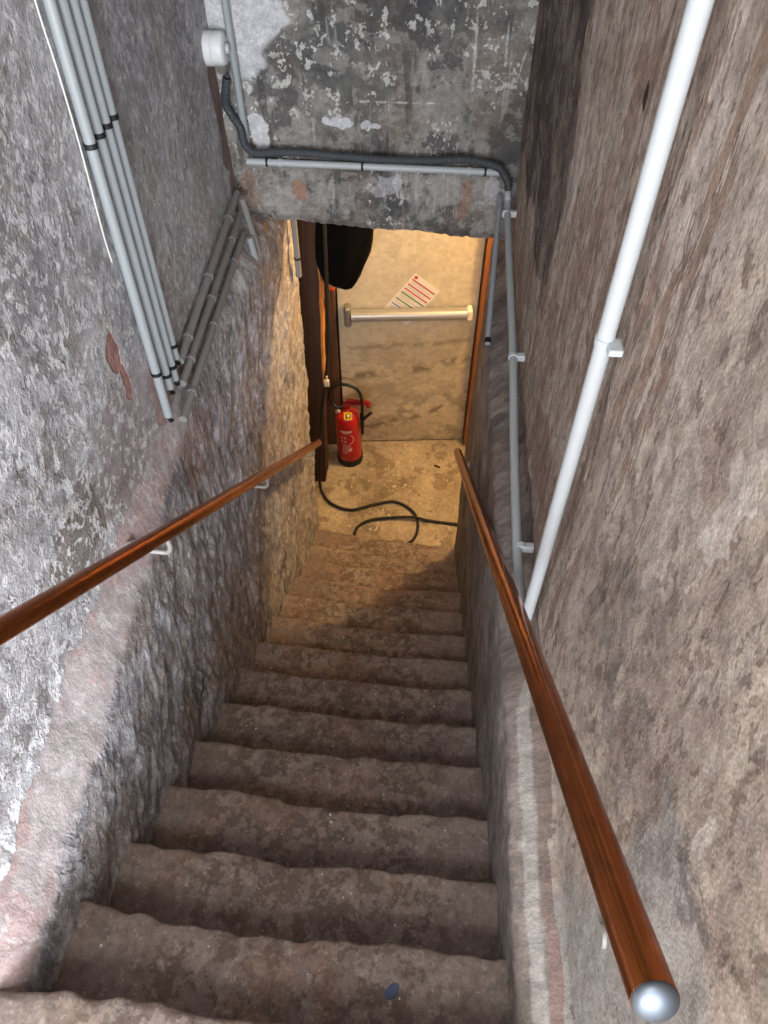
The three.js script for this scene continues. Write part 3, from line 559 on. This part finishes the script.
for (let i = 0; i < 4; i++) {
  const A = [-0.745, vertTop[i][0], vertTop[i][1]], B = [-0.740, vertBot[i][0], vertBot[i][1]], tt = (3.86 - 3.085) / (3.86 - vertBot[i][0]), tb = 1 - (i == 0 ? 0.14 : 0.045) / 1.45 ;
  const c = conduit(i === 0 ? 'leftmost of four upright grey conduits on the left wall, longest of the bundle' : i === 3 ? 'rightmost of four upright grey conduits on the left wall' : `${i === 1 ? 'second' : 'third'} from the left of four upright grey conduits on the left wall`, A, B, 0.0125, M_grey, [['cable_tie', tt, 0.011, 1.2, M_black], ['cable_tie', tb, 0.010, 1.2, M_black]], 'upright conduits on the left wall');
  mesh('wire_end', tube([[B[0], B[1] + 0.01, B[2]], [B[0], B[1] - 0.018, B[2]], [B[0] + 0.002, B[1] - 0.028, B[2] - 0.012]], 0.005, 14, 8), M_black, c);
}
const hz = [[[-0.722, 2.300, -1.56], [-0.728, 2.325, -2.55], 'lowest'], [[-0.735, 2.355, -1.655], [-0.735, 2.388, -2.58], 'middle'], [[-0.738, 2.410, -1.69], [-0.738, 2.460, -2.60], 'uppermost']];
for (const [A, B, w] of hz) conduit(`${w} of three dusty grey conduits running along the left wall to the cross wall`, A, B, 0.0125, M_greyDirty, [['clip', 0.12, 0.014, 1.25, M_greyDirty], ['clip', 0.45, 0.014, 1.25, M_greyDirty], ['clip', 0.82, 0.014, 1.25, M_greyDirty]], 'level conduits on the left wall');
conduit('longer of two short grey conduits dropping under the cross wall at left', [-0.708, 2.470, -2.545], [-0.68, 2.17, -2.585], 0.012, M_greyDirty);
conduit('shorter of two short grey conduits dropping under the cross wall at left', [-0.70, 2.325, -2.53], [-0.68, 2.145, -2.53], 0.012, M_grey);
conduit('thin brown rod beside the short conduits under the cross wall', [-0.672, 2.30, -2.69], [-0.690, 2.12, -2.69], 0.007, brownWood([120, 84, 56], [150, 110, 76], 611));
conduit('dark grey conduit end on the rubble wall just behind the cross wall', [-0.600, 2.33, -2.90], [-0.607, 1.93, -2.90], 0.013, M_greyDirty, [['cable_tie', 0.78, 0.009, 1.15, M_black]]);
// thin wire left of the bundle
tag(mesh('wire', tube([[-0.757, 3.86, -1.575], [-0.757, 3.354, -1.553], [-0.757, 3.248, -1.553], [-0.757, 3.091, -1.543], [-0.757, 2.91, -1.519], [-0.757, 2.839, -1.516]], 0.0022, 40, 8), std({ color: 0xc9c7c4, roughness: 0.6 })), 'thin pale wire along the left side of the conduit bundle', 'wire');
// on the cross wall
conduit('upright grey conduit on the cross wall beside the round alarm sounder', [-0.690, 3.86, -2.668], [-0.692, 2.61, -2.672], 0.0125, M_grey);
conduit('pale grey conduit running level across the cross wall', [-0.70, 2.545, -2.668], [0.215, 2.518, -2.668], 0.0125, M_light, [['cable_tie', 0.08, 0.008, 1.2, M_black], ['clip', 0.135, 0.014, 1.25, M_light], ['cable_tie', 0.46, 0.008, 1.2, M_black], ['clip', 0.88, 0.014, 1.25, M_light], ['cable_tie', 0.945, 0.008, 1.2, M_black]]);
{
  const pts = [[-0.705, 2.85, -2.60], [-0.725, 2.79, -2.62], [-0.735, 2.745, -2.645], [-0.725, 2.71, -2.655], [-0.70, 2.67, -2.648], [-0.69, 2.615, -2.640], [-0.655, 2.588, -2.640], [-0.58, 2.588, -2.650], [-0.48, 2.585, -2.652], [-0.36, 2.576, -2.652], [-0.2, 2.566, -2.652], [-0.05, 2.565, -2.650], [0.08, 2.570, -2.650], [0.16, 2.560, -2.650], [0.215, 2.540, -2.648], [0.245, 2.50, -2.642], [0.253, 2.47, -2.64]];
  const curve = new THREE.CatmullRomCurve3(pts.map(p => V(...p)), false, 'catmullrom', 0.5), S = 520, N = 12;
  const g = new THREE.TubeGeometry(curve, S, 0.0135, N, false), p = g.attributes.position, c = V();
  for (let i = 0; i <= S; i++) { curve.getPointAt(i / S, c); const f = 1 + 0.10 * ((i >> 1) % 2 ? 1 : -0.6); for (let k = 0; k <= N; k++) { const q = i * (N + 1) + k; p.setXYZ(q, c.x + (p.getX(q) - c.x) * f, c.y + (p.getY(q) - c.y) * f, c.z + (p.getZ(q) - c.z) * f); } }
  g.computeVertexNormals();
  tag(mesh('flexible_hose', g, std({ color: 0x3c4044, roughness: 0.6 })), 'dark grey corrugated flexible hose tied along the cross wall conduit', 'hose');
}
// on the right wall
{
  const c = thing('conduit', 'light grey conduit running along the right wall from cross wall to handrail', 'conduit');
  mesh('pipe', tube([[0.253, 2.452, -2.655], [0.253, 2.415, -2.60], [0.251, 2.385, -2.3], [0.247, 2.347, -1.834], [0.241, 2.30, -1.5], [0.238, 2.262, -1.169], [0.236, 2.285, -1.02], [0.236, 2.30, -0.955]], 0.0125, 80, 16), M_light, c);
  for (const [y, z] of [[2.348, -1.834], [2.263, -1.169], [2.41, -2.58]]) {
    const k = mesh('clip', ringAround([0.2475, y, z - 0.05], [0.2475, y, z + 0.05], 0.5, 0.0155, 0.014, 18), M_white, c);
    mesh('clip_base', box(0.045, 0.022, 0.02, 0.272, y, z, 0.004), M_white, k);
  }
  conduit('short grey conduit slanting down from the cross wall corner on the right', [0.226, 2.435, -2.655], [0.181, 2.262, -2.01], 0.0095, M_grey, [['end_sleeve', 0.985, 0.02, 1.1, M_black]]);
  const w = thing('conduit', 'thick white plastic conduit standing upright on the right wall', 'conduit');
  const A = [0.2665, 3.90, -0.905], B = [0.247, 2.285, -0.948];
  mesh('pipe', cyl(A, B, 0.0135, 28), M_white, w);
  for (const t of [0.5]) {
    const p = V(...A).lerp(V(...B), t);
    const k = mesh('clip', ringAround(A, B, t, 0.0152, 0.012, 24), M_white, w);
    mesh('clip_base', box(0.022, 0.012, 0.032, p.x + 0.012, p.y, p.z + 0.018, 0.003), M_white, k);
  }
}
// ---------------------------------------------------------------- alarm sounder in the corner
{
  const S = thing('alarm_sounder', 'round white alarm sounder on the left wall beside the cross wall', 'alarm', [-0.770, 2.922, -2.635]);
  const M = std({ color: 0xdcdcde, roughness: 0.4 });
  const L = (pr) => { pr = pr.map(p => [p[0] * 0.93, p[1] * 0.85]); const g = new THREE.LatheGeometry(pr.map(p => new THREE.Vector2(...p)), 40); g.rotateZ(-Math.PI / 2); return g; };
  mesh('base', L([[0, 0], [0.052, 0], [0.054, 0.004], [0.054, 0.028], [0.052, 0.032], [0, 0.032]]), M, S);
  mesh('cover', L([[0.049, 0.030], [0.053, 0.034], [0.053, 0.066], [0.047, 0.078], [0.024, 0.082], [0.020, 0.076], [0, 0.076]]), M, S);
  mesh('horn', L([[0.017, 0.074], [0.017, 0.090], [0.010, 0.094], [0, 0.094]]), std({ color: 0xb8b8ba, roughness: 0.5 }), S);
}

// ---------------------------------------------------------------- small litter
{
  const gs = []; 
  for (let i = 0; i < 150; i++) {
    const n = 1 + Math.floor(rnd() * 13), x = -0.62 + rnd() * 0.78, t = 0.25 + rnd() * 0.6, z = lerp(nose(n - 1, x), nose(n, x), t), r = 0.0012 + 0.003 * rnd() * rnd();
    const g = new THREE.IcosahedronGeometry(r, 0); g.scale(1, 0.6, 1.3); g.rotateY(rnd() * 6); g.translate(x, YL - RISE * n + 0.002, z); gs.push(g);
  }
  for (let i = 0; i < 40; i++) { const r = 0.0015 + 0.0035 * rnd() * rnd(), g = new THREE.IcosahedronGeometry(r, 0); g.scale(1.2, 0.6, 1); g.translate(-0.55 + rnd() * 0.7, 0.003, -2.98 - rnd() * 0.75); gs.push(g); }
  const m = mesh('plaster_crumbs', merged(gs), std({ color: 0xcfc8be, roughness: 0.9 })); m.userData = { kind: 'stuff', label: 'pale plaster crumbs scattered over the steps', category: 'debris' };
  const bs = new THREE.Shape(); bs.absellipse(0, 0, 0.016, 0.009, 0, Math.PI * 2); const bg = new THREE.ExtrudeGeometry(bs, { depth: 0.002, bevelEnabled: true, bevelSize: 0.001, bevelThickness: 0.001, bevelSegments: 1, curveSegments: 12 }); bg.rotateX(-Math.PI / 2); bg.rotateY(0.8);
  bg.translate(-0.027, 2.108, -0.205); tag(mesh('plastic_scrap', bg, std({ color: 0x3a4a66, roughness: 0.35 })), 'small dark blue plastic scrap on the top step', 'scrap');
  const cg = box(0.045, 0.010, 0.014, 0, 0, 0, 0.004); cg.rotateY(-0.5); cg.translate(0.067, 0.008, -3.59); tag(mesh('cardboard_scrap', cg, std({ color: 0x4a2f20, roughness: 0.8 })), 'small dark brown scrap on the floor near the door', 'scrap');
}
renderer.render(scene, camera);
